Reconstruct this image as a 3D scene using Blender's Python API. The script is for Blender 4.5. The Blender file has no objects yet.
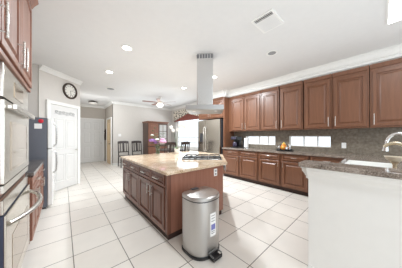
import bpy, bmesh, math, random
from mathutils import Vector, Matrix
random.seed(7)
SC = bpy.context.scene
COL = SC.collection
PI = math.pi

# ---------------------------------------------------------------- camera, world, light, exposure
YAW = math.atan(137.5 / 157.0)
cam_data = bpy.data.cameras.new('camera')
cam = bpy.data.objects.new('camera', cam_data)
COL.objects.link(cam)
cam.location = (0, 0, 1.32)
cam.rotation_euler = (PI / 2, 0, -YAW)
cam_data.sensor_width = 36
cam_data.lens = 157.0 / 402 * 36
cam_data.shift_y = 2.0 / 402
cam_data.clip_start = 0.02
SC.camera = cam

world = bpy.data.worlds.new('daylight')
SC.world = world
world.use_nodes = True
bg = world.node_tree.nodes['Background']
bg.inputs[0].default_value = (0.85, 0.935, 1.0, 1)
bg.inputs[1].default_value = 1.5

SC.view_settings.view_transform = 'Standard'
SC.view_settings.look = 'None'
SC.view_settings.exposure = 0.12
SC.view_settings.gamma = 1
SC.view_settings.use_curve_mapping = False


def area(name, loc, rot, size, power, color=(1, 1, 1), size_y=None):
    l = bpy.data.lights.new(name, 'AREA')
    l.shape = 'RECTANGLE' if size_y else 'DISK'
    l.size = size
    if size_y:
        l.size_y = size_y
    l.energy = power
    l.color = color
    o = bpy.data.objects.new(name, l)
    o.location = loc
    o.rotation_euler = rot
    COL.objects.link(o)
    return o


# daylight at the dining window; the other areas are added fills without a fixture
area('window_daylight', (4.5, 6.1, 1.5), (0, PI / 2, 0), 1.5, 14, (0.86, 0.94, 1.0), 2.2)
area('rear_fill', (0.6, -2.4, 1.5), (PI / 2, 0, 0), 3.6, 42, (0.86, 0.94, 1.0), 2.2)  # added fill, stands for daylight from the open side behind the camera
area('kitchen_ceiling_fill', (1.7, 1.6, 2.15), (PI, 0, 0), 4.2, 17, (0.82, 0.93, 1.0), 4.6)  # added fill aimed up, evens out the kitchen ceiling
area('dining_fill', (3.6, 6.6, 2.7), (0, math.radians(25), 0), 1.4, 16, (0.86, 0.94, 1.0), 1.8)  # added soft fill from above to brighten the dining area, no real source
area('dining_ceiling_fill', (2.9, 5.9, 2.15), (PI, 0, 0), 2.6, 12, (0.82, 0.93, 1.0), 3.0)  # added upward fill for the dining ceiling, no lamp there
area('hall_ceiling_fill', (0.95, 8.1, 2.15), (PI, 0, 0), 1.0, 4, (0.9, 0.96, 1.0), 2.4)  # added upward fill under the hall ceiling
area('hall_fill', (0.95, 6.9, 2.75), (math.radians(25), 0, 0), 0.8, 15, (0.92, 0.97, 1.0), 0.5)  # added fill from above that brightens the hall and entry door

# ---------------------------------------------------------------- materials


def new_mat(name):
    m = bpy.data.materials.new(name)
    m.use_nodes = True
    nt = m.node_tree
    return m, nt, nt.nodes['Principled BSDF']


def rgb(*c):
    """sRGB 0-255 to linear"""
    return tuple((x / 255 / 12.92 if x / 255 <= 0.04045 else ((x / 255 + 0.055) / 1.055) ** 2.4) for x in c) + (1,)


def plain(name, col, rough=0.5, metal=0.0, var=0.04, scale=12, **kw):
    m, nt, b = new_mat(name)
    b.inputs['Roughness'].default_value = rough
    b.inputs['Metallic'].default_value = metal
    tc = nt.nodes.new('ShaderNodeTexCoord')
    n = nt.nodes.new('ShaderNodeTexNoise')
    n.inputs['Scale'].default_value = scale
    n.inputs['Detail'].default_value = 3
    nt.links.new(tc.outputs['Object'], n.inputs['Vector'])
    r = nt.nodes.new('ShaderNodeValToRGB')
    c = col
    r.color_ramp.elements[0].position = 0.3
    r.color_ramp.elements[1].position = 0.7
    r.color_ramp.elements[0].color = (c[0] * (1 - var), c[1] * (1 - var), c[2] * (1 - var), 1)
    r.color_ramp.elements[1].color = (min(c[0] * (1 + var), 1), min(c[1] * (1 + var), 1), min(c[2] * (1 + var), 1), 1)
    nt.links.new(n.outputs['Fac'], r.inputs['Fac'])
    nt.links.new(r.outputs['Color'], b.inputs['Base Color'])
    for k, v in kw.items():
        b.inputs[k].default_value = v
    return m


def wood(name, dark, light, rough=0.38, grain=(14, 14, 1.2), coat=0.15):
    m, nt, b = new_mat(name)
    b.inputs['Roughness'].default_value = rough
    b.inputs['Coat Weight'].default_value = coat
    b.inputs['Coat Roughness'].default_value = 0.25
    tc = nt.nodes.new('ShaderNodeTexCoord')
    mp = nt.nodes.new('ShaderNodeMapping')
    mp.inputs['Scale'].default_value = grain
    n = nt.nodes.new('ShaderNodeTexNoise')
    n.inputs['Scale'].default_value = 2.2
    n.inputs['Detail'].default_value = 6
    n.inputs['Distortion'].default_value = 0.6
    r = nt.nodes.new('ShaderNodeValToRGB')
    r.color_ramp.elements[0].position = 0.3
    r.color_ramp.elements[1].position = 0.72
    r.color_ramp.elements[0].color = dark
    r.color_ramp.elements[1].color = light
    nt.links.new(tc.outputs['Object'], mp.inputs['Vector'])
    nt.links.new(mp.outputs['Vector'], n.inputs['Vector'])
    nt.links.new(n.outputs['Fac'], r.inputs['Fac'])
    nt.links.new(r.outputs['Color'], b.inputs['Base Color'])
    bp = nt.nodes.new('ShaderNodeBump')
    bp.inputs['Strength'].default_value = 0.06
    nt.links.new(n.outputs['Fac'], bp.inputs['Height'])
    nt.links.new(bp.outputs['Normal'], b.inputs['Normal'])
    return m


def granite(name, cols, scale=60, rough=0.12):
    m, nt, b = new_mat(name)
    b.inputs['Roughness'].default_value = rough
    tc = nt.nodes.new('ShaderNodeTexCoord')
    n1 = nt.nodes.new('ShaderNodeTexNoise')
    n1.inputs['Scale'].default_value = scale
    n1.inputs['Detail'].default_value = 5
    n1.inputs['Roughness'].default_value = 0.7
    n2 = nt.nodes.new('ShaderNodeTexNoise')
    n2.inputs['Scale'].default_value = scale / 9
    n2.inputs['Detail'].default_value = 2
    mx = nt.nodes.new('ShaderNodeMath')
    mx.operation = 'MULTIPLY_ADD'
    mx.inputs[1].default_value = 0.35
    ad = nt.nodes.new('ShaderNodeMath')
    ad.operation = 'MULTIPLY_ADD'
    ad.inputs[1].default_value = 1.0
    ad.inputs[2].default_value = -0.17
    r = nt.nodes.new('ShaderNodeValToRGB')
    els = r.color_ramp.elements
    pos = [0.34, 0.44, 0.52, 0.62]
    els[0].position, els[0].color = pos[0], cols[0]
    els[1].position, els[1].color = pos[3], cols[3]
    for k in (1, 2):
        e = els.new(pos[k])
        e.color = cols[k]
    for n in (n1, n2):
        nt.links.new(tc.outputs['Object'], n.inputs['Vector'])
    nt.links.new(n1.outputs['Fac'], ad.inputs[0])
    nt.links.new(n2.outputs['Fac'], mx.inputs[0])
    nt.links.new(ad.outputs[0], mx.inputs[2])
    nt.links.new(mx.outputs[0], r.inputs['Fac'])
    nt.links.new(r.outputs['Color'], b.inputs['Base Color'])
    return m


def steel(name, col=(0.62, 0.61, 0.6, 1), rough=0.28, stretch=(1, 1, 60)):
    m, nt, b = new_mat(name)
    b.inputs['Metallic'].default_value = 1.0
    b.inputs['Base Color'].default_value = col
    tc = nt.nodes.new('ShaderNodeTexCoord')
    mp = nt.nodes.new('ShaderNodeMapping')
    mp.inputs['Scale'].default_value = stretch
    n = nt.nodes.new('ShaderNodeTexNoise')
    n.inputs['Scale'].default_value = 8
    mr = nt.nodes.new('ShaderNodeMapRange')
    mr.inputs['To Min'].default_value = rough - 0.06
    mr.inputs['To Max'].default_value = rough + 0.06
    nt.links.new(tc.outputs['Object'], mp.inputs['Vector'])
    nt.links.new(mp.outputs['Vector'], n.inputs['Vector'])
    nt.links.new(n.outputs['Fac'], mr.inputs['Value'])
    nt.links.new(mr.outputs['Result'], b.inputs['Roughness'])
    return m


def emit(name, col, s):
    m, nt, b = new_mat(name)
    b.inputs['Base Color'].default_value = col
    b.inputs['Emission Color'].default_value = col
    b.inputs['Emission Strength'].default_value = s
    return m


def glass(name, tint=(1, 1, 1, 1), rough=0.0):
    m, nt, b = new_mat(name)
    out = nt.nodes['Material Output']
    tr = nt.nodes.new('ShaderNodeBsdfTransparent')
    tr.inputs[0].default_value = tint
    gl = nt.nodes.new('ShaderNodeBsdfGlossy')
    gl.inputs['Roughness'].default_value = 0.03
    lw = nt.nodes.new('ShaderNodeLayerWeight')
    pw = nt.nodes.new('ShaderNodeMath')
    pw.operation = 'POWER'
    pw.inputs[1].default_value = 4
    fr = nt.nodes.new('ShaderNodeMath')
    fr.operation = 'MULTIPLY_ADD'
    fr.inputs[1].default_value = 0.7
    fr.inputs[2].default_value = 0.04
    nt.links.new(lw.outputs['Facing'], pw.inputs[0])
    nt.links.new(pw.outputs[0], fr.inputs[0])
    mix = nt.nodes.new('ShaderNodeMixShader')
    nt.links.new(fr.outputs[0], mix.inputs[0])
    nt.links.new(tr.outputs[0], mix.inputs[1])
    nt.links.new(gl.outputs[0], mix.inputs[2])
    nt.links.new(mix.outputs[0], out.inputs['Surface'])
    return m


def tile_floor():
    m, nt, b = new_mat('cream_floor_tile')
    tc = nt.nodes.new('ShaderNodeTexCoord')
    mp = nt.nodes.new('ShaderNodeMapping')
    mp.inputs['Location'].default_value = (-0.081 + 0.4485 * 40, -1.324 + 0.4485 * 40, 0)
    br = nt.nodes.new('ShaderNodeTexBrick')
    br.offset = 0
    br.squash = 1
    br.inputs['Scale'].default_value = 1
    br.inputs['Brick Width'].default_value = 0.4485
    br.inputs['Row Height'].default_value = 0.4485
    br.inputs['Mortar Size'].default_value = 0.0042
    br.inputs['Mortar Smooth'].default_value = 0.1
    br.inputs['Color1'].default_value = rgb(234, 228, 220)
    br.inputs['Color2'].default_value = rgb(229, 222, 213)
    br.inputs['Mortar'].default_value = rgb(112, 102, 92)
    n = nt.nodes.new('ShaderNodeTexNoise')
    n.inputs['Scale'].default_value = 5
    n.inputs['Detail'].default_value = 5
    mr = nt.nodes.new('ShaderNodeMapRange')
    mr.inputs['To Min'].default_value = 0.93
    mr.inputs['To Max'].default_value = 1.05
    mix = nt.nodes.new('ShaderNodeMix')
    mix.data_type = 'RGBA'
    mix.blend_type = 'MULTIPLY'
    mix.inputs[0].default_value = 1
    nt.links.new(tc.outputs['Object'], mp.inputs['Vector'])
    nt.links.new(mp.outputs['Vector'], br.inputs['Vector'])
    nt.links.new(tc.outputs['Object'], n.inputs['Vector'])
    nt.links.new(n.outputs['Fac'], mr.inputs['Value'])
    nt.links.new(br.outputs['Color'], mix.inputs[6])
    nt.links.new(mr.outputs['Result'], mix.inputs[7])
    nt.links.new(mix.outputs[2], b.inputs['Base Color'])
    b.inputs['Roughness'].default_value = 0.3
    bp = nt.nodes.new('ShaderNodeBump')
    bp.inputs['Strength'].default_value = 0.25
    bp.inputs['Distance'].default_value = 0.002
    bp.invert = True
    nt.links.new(br.outputs['Fac'], bp.inputs['Height'])
    nt.links.new(bp.outputs['Normal'], b.inputs['Normal'])
    return m


def backsplash_mat():
    m, nt, b = new_mat('grey_brown_granite_splashback')
    b.inputs['Roughness'].default_value = 0.25
    tc = nt.nodes.new('ShaderNodeTexCoord')
    n = nt.nodes.new('ShaderNodeTexNoise')
    n.inputs['Scale'].default_value = 22
    n.inputs['Detail'].default_value = 5
    r = nt.nodes.new('ShaderNodeValToRGB')
    r.color_ramp.elements[0].position = 0.3
    r.color_ramp.elements[1].position = 0.7
    r.color_ramp.elements[0].color = rgb(108, 99, 87)
    r.color_ramp.elements[1].color = rgb(138, 128, 115)
    nt.links.new(tc.outputs['Object'], n.inputs['Vector'])
    nt.links.new(n.outputs['Fac'], r.inputs['Fac'])
    nt.links.new(r.outputs['Color'], b.inputs['Base Color'])
    return m


def floral_mat():
    m, nt, b = new_mat('black_and_cream_floral_cloth')
    tc = nt.nodes.new('ShaderNodeTexCoord')
    v = nt.nodes.new('ShaderNodeTexNoise')
    v.inputs['Scale'].default_value = 14
    v.inputs['Detail'].default_value = 2
    r = nt.nodes.new('ShaderNodeValToRGB')
    r.color_ramp.elements[0].position = 0.42
    r.color_ramp.elements[1].position = 0.5
    r.color_ramp.elements[0].color = rgb(86, 78, 72)
    r.color_ramp.elements[1].color = rgb(226, 216, 200)
    nt.links.new(tc.outputs['Object'], v.inputs['Vector'])
    nt.links.new(v.outputs['Fac'], r.inputs['Fac'])
    nt.links.new(r.outputs['Color'], b.inputs['Base Color'])
    b.inputs['Roughness'].default_value = 0.9
    return m


M = {}
M['tile'] = tile_floor()
M['ceiling'] = plain('ceiling_paint', rgb(226, 224, 222), 0.9, var=0.01)
M['wall'] = plain('greige_wall_paint', rgb(212, 206, 199), 0.85, var=0.015)
M['hall_wall'] = plain('darker_taupe_hall', rgb(190, 181, 171), 0.85, var=0.015)  # hall walls get a darker taupe than the other walls
M['white'] = plain('white_trim_paint', rgb(238, 236, 232), 0.5, var=0.01)
M['door_white'] = plain('white_door_paint', rgb(225, 223, 220), 0.4, var=0.01)
M['tan'] = plain('tan_door_paint', rgb(222, 196, 158), 0.45, var=0.03)
M['cherry'] = wood('cherry_cabinet_wood', rgb(113, 75, 54), rgb(128, 86, 63))
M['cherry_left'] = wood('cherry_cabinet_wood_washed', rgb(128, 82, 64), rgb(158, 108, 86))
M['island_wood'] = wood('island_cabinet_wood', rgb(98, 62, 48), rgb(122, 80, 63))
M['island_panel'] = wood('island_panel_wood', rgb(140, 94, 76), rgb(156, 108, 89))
M['toe'] = plain('dark_toe_kick', rgb(58, 38, 30), 0.6)
M['dark_wood'] = wood('dark_walnut_wood', rgb(40, 30, 27), rgb(60, 44, 38))
M['armoire'] = wood('red_brown_armoire_wood', rgb(112, 72, 55), rgb(134, 88, 67))
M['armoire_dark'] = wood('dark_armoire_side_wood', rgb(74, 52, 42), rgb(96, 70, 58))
M['island_top'] = granite('beige_speckled_granite', [rgb(156, 128, 102), rgb(198, 170, 140), rgb(212, 187, 158), rgb(230, 212, 190)], 75, 0.07)
M['dark_top'] = granite('brown_grey_granite', [rgb(78, 69, 62), rgb(122, 110, 99), rgb(144, 131, 121), rgb(172, 160, 150)], 95, 0.1)
M['left_top'] = granite('charcoal_granite', [rgb(52, 48, 46), rgb(84, 78, 74), rgb(98, 90, 86), rgb(124, 116, 110)], 70, 0.12)
M['splash'] = backsplash_mat()
M['steel'] = steel('brushed_steel', (0.52, 0.51, 0.5, 1))
M['dark_steel'] = steel('dark_brushed_steel', (0.3, 0.3, 0.3, 1), 0.3)
M['steel_can'] = steel('brushed_steel_can', (0.55, 0.54, 0.53, 1), 0.3, (60, 60, 1))
M['steel_warm'] = steel('warm_brushed_steel', (0.66, 0.62, 0.56, 1), 0.2, (1, 1, 40))
M['hood_steel'] = steel('hood_steel', (0.7, 0.7, 0.7, 1), 0.22, (60, 60, 1))
M['canopy_steel'] = steel('satin_canopy_steel', (0.5, 0.5, 0.5, 1), 0.4, (60, 60, 1))
M['chrome'] = steel('polished_chrome', (0.8, 0.8, 0.8, 1), 0.1)
M['nickel'] = steel('satin_nickel', (0.7, 0.67, 0.63, 1), 0.28)
M['brass'] = steel('antique_brass', (0.66, 0.58, 0.44, 1), 0.25)
M['black'] = plain('black_plastic', rgb(28, 28, 30), 0.35)
M['iron'] = plain('cast_iron', rgb(52, 50, 50), 0.5, 0.3)
M['charcoal'] = plain('charcoal_plastic', rgb(62, 62, 66), 0.4)
M['fridge_side'] = plain('slate_blue_painted_steel', rgb(102, 105, 114), 0.4, var=0.02)
M['vent_grey'] = plain('vent_slot_grey', rgb(112, 112, 114), 0.5)
M['navy'] = plain('navy_oven_side', rgb(58, 64, 86), 0.35)
M['oven_glass'] = plain('bronze_oven_glass', rgb(168, 150, 130), 0.08, 0.6)
M['lamp'] = emit('lamp_glow', (1, 0.98, 0.95, 1), 8)
M['panel_light'] = emit('ceiling_panel_glow', (0.95, 0.98, 1, 1), 6)
M['glass'] = glass('clear_glass')
M['vase'] = glass('vase_glass', (0.86, 0.92, 0.9, 1))
M['purple'] = plain('purple_petals', rgb(164, 122, 190), 0.8, var=0.15, scale=40)
M['pink'] = plain('pink_petals', rgb(208, 158, 186), 0.8, var=0.12, scale=40)
M['white_petal'] = plain('white_petals', rgb(242, 238, 232), 0.7, var=0.05, scale=40)
M['leaf'] = plain('green_leaf', rgb(84, 104, 62), 0.6, var=0.2, scale=30)
M['red'] = plain('red_valance_cloth', rgb(136, 76, 66), 0.9, var=0.06)
M['floral'] = floral_mat()
M['paper'] = plain('white_paper', rgb(240, 238, 236), 0.9, var=0.02)
M['red_plastic'] = plain('red_plastic', rgb(206, 32, 52), 0.4)
M['pink_paper'] = plain('pink_paper', rgb(232, 200, 202), 0.9)
M['blue_print'] = plain('violet_blue_print', rgb(118, 120, 176), 0.7)
M['grey_print'] = plain('grey_print', rgb(150, 150, 150), 0.7)
M['ceramic'] = plain('white_porcelain', rgb(244, 243, 240), 0.15, var=0.01)
M['bronze'] = plain('dark_bronze', rgb(70, 58, 50), 0.4, 0.6)
M['orange'] = plain('amber_orange', rgb(232, 142, 48), 0.35, var=0.2, scale=20)
M['yellow'] = plain('golden_yellow', rgb(246, 206, 108), 0.35, var=0.1, scale=20)
M['clock_face'] = plain('ivory_clock_face', rgb(226, 222, 214), 0.6)
M['stone'] = plain('pale_stone', rgb(204, 192, 172), 0.5, var=0.1, scale=30)
M['armoire_glass'] = plain('pale_grey_armoire_glass', rgb(176, 172, 166), 0.25, var=0.05)
M['blade'] = wood('fan_blade_wood', rgb(126, 88, 76), rgb(158, 122, 108))
M['shade'] = emit('frosted_lamp_shade', (1, 0.97, 0.92, 1), 2.0)
M['screen'] = plain('dark_glass_violet_sheen', rgb(58, 52, 72), 0.2, var=0.3, scale=30)  # violet reflections are mixed into the dark glass colour

# ---------------------------------------------------------------- geometry helpers


class MB:
    """collects shapes into one mesh"""

    def __init__(self):
        self.bm = bmesh.new()

    def face(self, pts):
        vs = [self.bm.verts.new(p) for p in pts]
        return self.bm.faces.new(vs)

    def box(self, a, b):
        (x0, y0, z0), (x1, y1, z1) = a, b
        x0, x1 = min(x0, x1), max(x0, x1)
        y0, y1 = min(y0, y1), max(y0, y1)
        z0, z1 = min(z0, z1), max(z0, z1)
        v = [self.bm.verts.new(p) for p in ((x0, y0, z0), (x1, y0, z0), (x1, y1, z0), (x0, y1, z0),
                                            (x0, y0, z1), (x1, y0, z1), (x1, y1, z1), (x0, y1, z1))]
        for f in ((0, 3, 2, 1), (4, 5, 6, 7), (0, 1, 5, 4), (1, 2, 6, 5), (2, 3, 7, 6), (3, 0, 4, 7)):
            self.bm.faces.new([v[i] for i in f])
        return self

    def prism(self, poly, z0, z1):
        n = len(poly)
        lo = [self.bm.verts.new((p[0], p[1], z0)) for p in poly]
        hi = [self.bm.verts.new((p[0], p[1], z1)) for p in poly]
        self.bm.faces.new(lo[::-1])
        self.bm.faces.new(hi)
        for i in range(n):
            j = (i + 1) % n
            self.bm.faces.new((lo[i], lo[j], hi[j], hi[i]))
        return self

    def loft(self, rings, cap=True, close=False):
        """rings: lists of equal length of 3-D points"""
        vs = [[self.bm.verts.new(p) for p in r] for r in rings]
        n = len(rings[0])
        pairs = list(zip(vs[:-1], vs[1:]))
        if close:
            pairs.append((vs[-1], vs[0]))
        for a, b in pairs:
            for i in range(n):
                j = (i + 1) % n
                self.bm.faces.new((a[i], a[j], b[j], b[i]))
        if cap and not close:
            self.bm.faces.new(vs[0][::-1])
            self.bm.faces.new(vs[-1])
        return self

    def lathe(self, prof, c=(0, 0, 0), n=24, axis='z', ring=False):
        rings = []
        for r, h in prof:
            rim = []
            for i in range(n):
                a = 2 * PI * i / n
                p = (r * math.cos(a), r * math.sin(a), h)
                if axis == 'y':
                    p = (p[0], p[2], p[1])
                elif axis == 'x':
                    p = (p[2], p[0], p[1])
                rim.append((p[0] + c[0], p[1] + c[1], p[2] + c[2]))
            rings.append(rim)
        return self.loft(rings, close=ring)

    def cyl(self, c, r, h, n=20, axis='z'):
        return self.lathe([(r, 0), (r, h)], c, n, axis)

    def tube(self, pts, r, n=10):
        pts = [Vector(p) for p in pts]
        rad = r if isinstance(r, (list, tuple)) else [r] * len(pts)
        rings = []
        up = None
        for i, p in enumerate(pts):
            t = (pts[min(i + 1, len(pts) - 1)] - pts[max(i - 1, 0)]).normalized()
            if up is None:
                up = Vector((0, 0, 1)) if abs(t.z) < 0.9 else Vector((1, 0, 0))
            s = t.cross(up).normalized()
            u = s.cross(t).normalized()
            up = u
            rings.append([p + rad[i] * (math.cos(2 * PI * k / n) * s + math.sin(2 * PI * k / n) * u) for k in range(n)])
        return self.loft(rings)

    def ball(self, c, r, sx=1, sy=1, sz=1, n=14, m=9):
        rings = []
        for j in range(m + 1):
            a = -PI / 2 + PI * j / m
            rr = max(math.cos(a), 0.02)
            rings.append([(c[0] + r * sx * rr * math.cos(2 * PI * k / n), c[1] + r * sy * rr * math.sin(2 * PI * k / n),
                           c[2] + r * sz * math.sin(a)) for k in range(n)])
        return self.loft(rings)

    def panel(self, x0, x1, z0, z1, y, thick, loops):
        """a fielded panel facing -y: loops of (inset, set-back)"""
        def ring(i, d):
            return [(x0 + i, y + d, z0 + i), (x1 - i, y + d, z0 + i), (x1 - i, y + d, z1 - i), (x0 + i, y + d, z1 - i)]
        rings = [ring(0, thick), ring(0, 0.0)] + [ring(i, d) for i, d in loops]
        self.loft(rings)
        return self

    def build(self, name, mat, parent=None, bevel=0, smooth=False, loc=None, rotz=0):
        bm = self.bm
        bmesh.ops.recalc_face_normals(bm, faces=bm.faces[:])
        me = bpy.data.meshes.new(name)
        bm.to_mesh(me)
        bm.free()
        me.materials.append(mat)
        o = bpy.data.objects.new(name, me)
        COL.objects.link(o)
        if parent:
            o.parent = parent
        if loc:
            o.location = loc
        o.rotation_euler.z = rotz
        if smooth:
            for p in me.polygons:
                p.use_smooth = True
            md = o.modifiers.new('edges', 'EDGE_SPLIT')
            md.split_angle = math.radians(40)
        if bevel:
            md = o.modifiers.new('bevel', 'BEVEL')
            md.width = bevel
            md.segments = 2
            md.limit_method = 'ANGLE'
        return o


def tag(o, label=None, cat=None, group=None, kind=None):
    for k, v in (('label', label), ('category', cat), ('group', group), ('kind', kind)):
        if v:
            o[k] = v
    return o


def thing(name, label, cat, loc=(0, 0, 0), rotz=0, group=None):
    o = bpy.data.objects.new(name, None)
    o.empty_display_size = 0.1
    COL.objects.link(o)
    o.location = loc
    o.rotation_euler.z = rotz
    return tag(o, label, cat, group)


def struct(o):
    o['kind'] = 'structure'
    return o


def swap_parent_copy(src, parent):
    c = src.copy()
    COL.objects.link(c)
    c.parent = parent
    return c


def copy_thing(root, loc, rotz, label, group=None):
    r = swap_parent_copy(root, None)
    r.location = loc
    r.rotation_euler.z = rotz
    r['label'] = label
    if group:
        r['group'] = group
    for ch in list(root.children):
        c = swap_parent_copy(ch, r)
        for g in list(ch.children):
            swap_parent_copy(g, c)
    return r


def wall_with_holes(name, mat, u0, u1, z0, z1, holes, place):
    """a wall slab cut by rectangular holes; place(u, z, d) gives the point, d in (0, 1) through the thickness"""
    us = sorted({u0, u1} | {h[0] for h in holes} | {h[1] for h in holes})
    zs = sorted({z0, z1} | {h[2] for h in holes} | {h[3] for h in holes})
    b = MB()

    def solid(i, j):
        if i < 0 or j < 0 or i >= len(us) - 1 or j >= len(zs) - 1:
            return False
        cu, cz = (us[i] + us[i + 1]) / 2, (zs[j] + zs[j + 1]) / 2
        return not any(h[0] < cu < h[1] and h[2] < cz < h[3] for h in holes)
    for i in range(len(us) - 1):
        for j in range(len(zs) - 1):
            if not solid(i, j):
                continue
            a0, a1, b0, b1 = us[i], us[i + 1], zs[j], zs[j + 1]
            for d in (0, 1):
                b.face([place(a0, b0, d), place(a1, b0, d), place(a1, b1, d), place(a0, b1, d)])
            for di, dj, e in ((-1, 0, ((a0, b0), (a0, b1))), (1, 0, ((a1, b0), (a1, b1))), (0, -1, ((a0, b0), (a1, b0))), (0, 1, ((a0, b1), (a1, b1)))):
                if not solid(i + di, j + dj):
                    (p, q), (r, s) = e
                    b.face([place(p, q, 0), place(r, s, 0), place(r, s, 1), place(p, q, 1)])
    bmesh.ops.remove_doubles(b.bm, verts=b.bm.verts[:], dist=1e-5)
    return struct(b.build(name, mat))


def crown(name, p0, p1, n, z=2.86, h=0.1, d=0.08, mat=None):
    """crown moulding from p0 to p1 along the ceiling; n is the room-side normal"""
    prof = [(0, 0), (d, 0), (d, -0.018), (d * 0.72, -0.034), (d * 0.45, -h * 0.6), (d * 0.22, -h * 0.85), (d * 0.2, -h), (0, -h)]
    if h > 0.15:
        prof = [(0, 0), (d, 0), (d, -0.02), (d * 0.8, -0.026), (d * 0.78, -0.05), (d * 0.5, -0.1), (d * 0.5, -0.118), (d * 0.62, -0.122), (d * 0.62, -0.14),
                (d * 0.34, -0.146), (d * 0.3, -h * 0.9), (d * 0.42, -h * 0.92), (d * 0.42, -h), (0, -h)]
    b = MB()
    rings = [[(p[0] + n[0] * a, p[1] + n[1] * a, z + c) for a, c in prof] for p in (p0, p1)]
    b.loft(rings)
    return struct(b.build(name, mat or M['white']))


def base_trim(name, p0, p1, n, h=0.1, d=0.015):
    b = MB()
    prof = [(0, 0), (d, 0), (d, h * 0.8), (d * 0.5, h), (0, h)]
    b.loft([[(p[0] + n[0] * a, p[1] + n[1] * a, c) for a, c in prof] for p in (p0, p1)])
    return struct(b.build(name, M['white']))


CEIL = 2.86
# ---------------------------------------------------------------- room shell
struct(MB().box((-1.2, -2.6, -0.1), (5.0, 10.2, 0)).build('floor', M['tile']))
struct(MB().box((-1.2, -2.6, CEIL), (5.0, 10.2, CEIL + 0.1)).build('ceiling', M['ceiling']))
struct(MB().box((-1.1, -1.6, 0), (-0.96, 4.98, CEIL)).build('wall_left', M['wall']))
# angled pantry wall, 45 degrees
C1 = (0.36, 5.62)
S2 = math.sqrt(0.5)
E1 = (C1[0] - 0.76, C1[1] - 0.76)
struct(MB().prism([C1, (C1[0] - 0.005, C1[1] + 0.12), (E1[0] - 0.08, E1[1] + 0.1), E1], 0, CEIL).build('wall_pantry', M['wall']))
struct(MB().prism([(E1[0] + 0.02, E1[1] + 0.02), (E1[0] + 0.02, E1[1] + 0.14), (-1.1, E1[1] + 0.14), (-1.1, E1[1] + 0.02)], 0, CEIL).build('wall_fridge_alcove', M['wall']))
struct(MB().box((0.22, 5.7, 0), (0.35, 9.8, CEIL)).build('wall_hall_left', M['wall']))
struct(MB().box((0.2, 9.6, 0), (1.75, 9.72, CEIL)).build('wall_entry', M['hall_wall']))
struct(MB().box((1.66, 7.86, 0), (1.80, 9.62, CEIL)).build('wall_hall_right', M['hall_wall']))
struct(MB().box((1.66, 7.84, 0), (4.75, 7.96, CEIL)).build('wall_far', M['wall']))
WX = 4.6
LOW_WINDOWS = [(1.99, 2.945, 1.055, 1.32), (0.74, 1.62, 1.055, 1.32)]
BIG_WINDOW = (4.95, 7.25, 0.75, 2.35)
wall_with_holes('wall_right', M['wall'], -1.6, 7.95, 0, CEIL, LOW_WINDOWS + [BIG_WINDOW],
                lambda u, z, d: (WX + 0.14 * d, u, z))


def window(name, y0, y1, z0, z1, bars, rails=(), fr=0.03, depth=0.05):
    b = MB()
    x0, x1 = WX + 0.05, WX + 0.05 + depth
    b.box((x0, y0, z0), (x1, y0 + fr, z1)).box((x0, y1 - fr, z0), (x1, y1, z1))
    b.box((x0, y0 + fr, z0), (x1, y1 - fr, z0 + fr)).box((x0, y0 + fr, z1 - fr), (x1, y1 - fr, z1))
    for y in bars:
        b.box((x0 - 0.01, y - fr * 0.7, z0 + fr), (x1 - 0.005, y + fr * 0.7, z1 - fr))
    for z in rails:
        b.box((x0 + 0.008, y0 + fr, z - fr * 0.35), (x1 - 0.008, y1 - fr, z + fr * 0.35))
    w = struct(b.build(name, M['white']))
    g = MB().box((x0 + 0.02, y0 + fr, z0 + fr), (x0 + 0.026, y1 - fr, z1 - fr)).build('pane', M['glass'], w)
    return w


window('window_1', 1.99, 2.945, 1.055, 1.32, (2.227, 2.516), fr=0.018)
window('window_2', 0.74, 1.62, 1.055, 1.32, (1.001, 1.291), fr=0.018)
window('window_3', 4.95, 7.25, 0.75, 2.35, (), (1.0, 1.25), fr=0.05)
# sill and casing of the breakfast window
b = MB()
b.box((WX - 0.02, 4.87, 0.67), (WX, 7.33, 0.75)).box((WX - 0.02, 4.87, 2.35), (WX, 7.33, 2.43))
b.box((WX - 0.02, 4.87, 0.75), (WX, 4.95, 2.35)).box((WX - 0.02, 7.25, 0.75), (WX, 7.33, 2.35))
struct(b.build('trim_window', M['white']))

# crowns
crown('trim_crown_far', (1.66, 7.84), (WX, 7.84), (0, -1))
crown('trim_crown_right', (WX, 4.78), (WX, 7.84), (-1, 0))
crown('trim_crown_pantry', C1, E1, (S2, -S2))
crown('trim_crown_entry', (0.35, 9.6), (1.66, 9.6), (0, -1))
crown('trim_crown_hall', (1.66, 7.84), (1.66, 9.6), (-1, 0))
crown('trim_crown_left', (-0.96, -1.6), (-0.96, 1.4), (1, 0))
# boxed soffit and crown above the right-hand wall cabinets
struct(MB().box((4.3, -1.5, 2.64), (WX - 0.001, 3.43, CEIL - 0.001)).build('trim_soffit', M['white']))
crown('trim_crown_soffit', (4.3, -1.5), (4.3, 3.43), (-1, 0), h=0.2, d=0.075)
struct(MB().box((4.06, 3.435, 2.64), (WX - 0.001, 4.78, CEIL - 0.001)).build('trim_soffit_fridge', M['white']))
crown('trim_crown_fridge', (4.06, 3.435), (4.06, 4.78), (-1, 0), h=0.2, d=0.075)
crown('trim_crown_fridge_end', (4.06, 3.435), (4.3, 3.435), (0, -1), h=0.2, d=0.075)
base_trim('baseboard_far', (1.66, 7.84), (WX, 7.84), (0, -1))
base_trim('baseboard_hall', (1.66, 7.84), (1.66, 8.02), (-1, 0))
base_trim('baseboard_right', (WX, 4.8), (WX, 7.84), (-1, 0))

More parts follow.
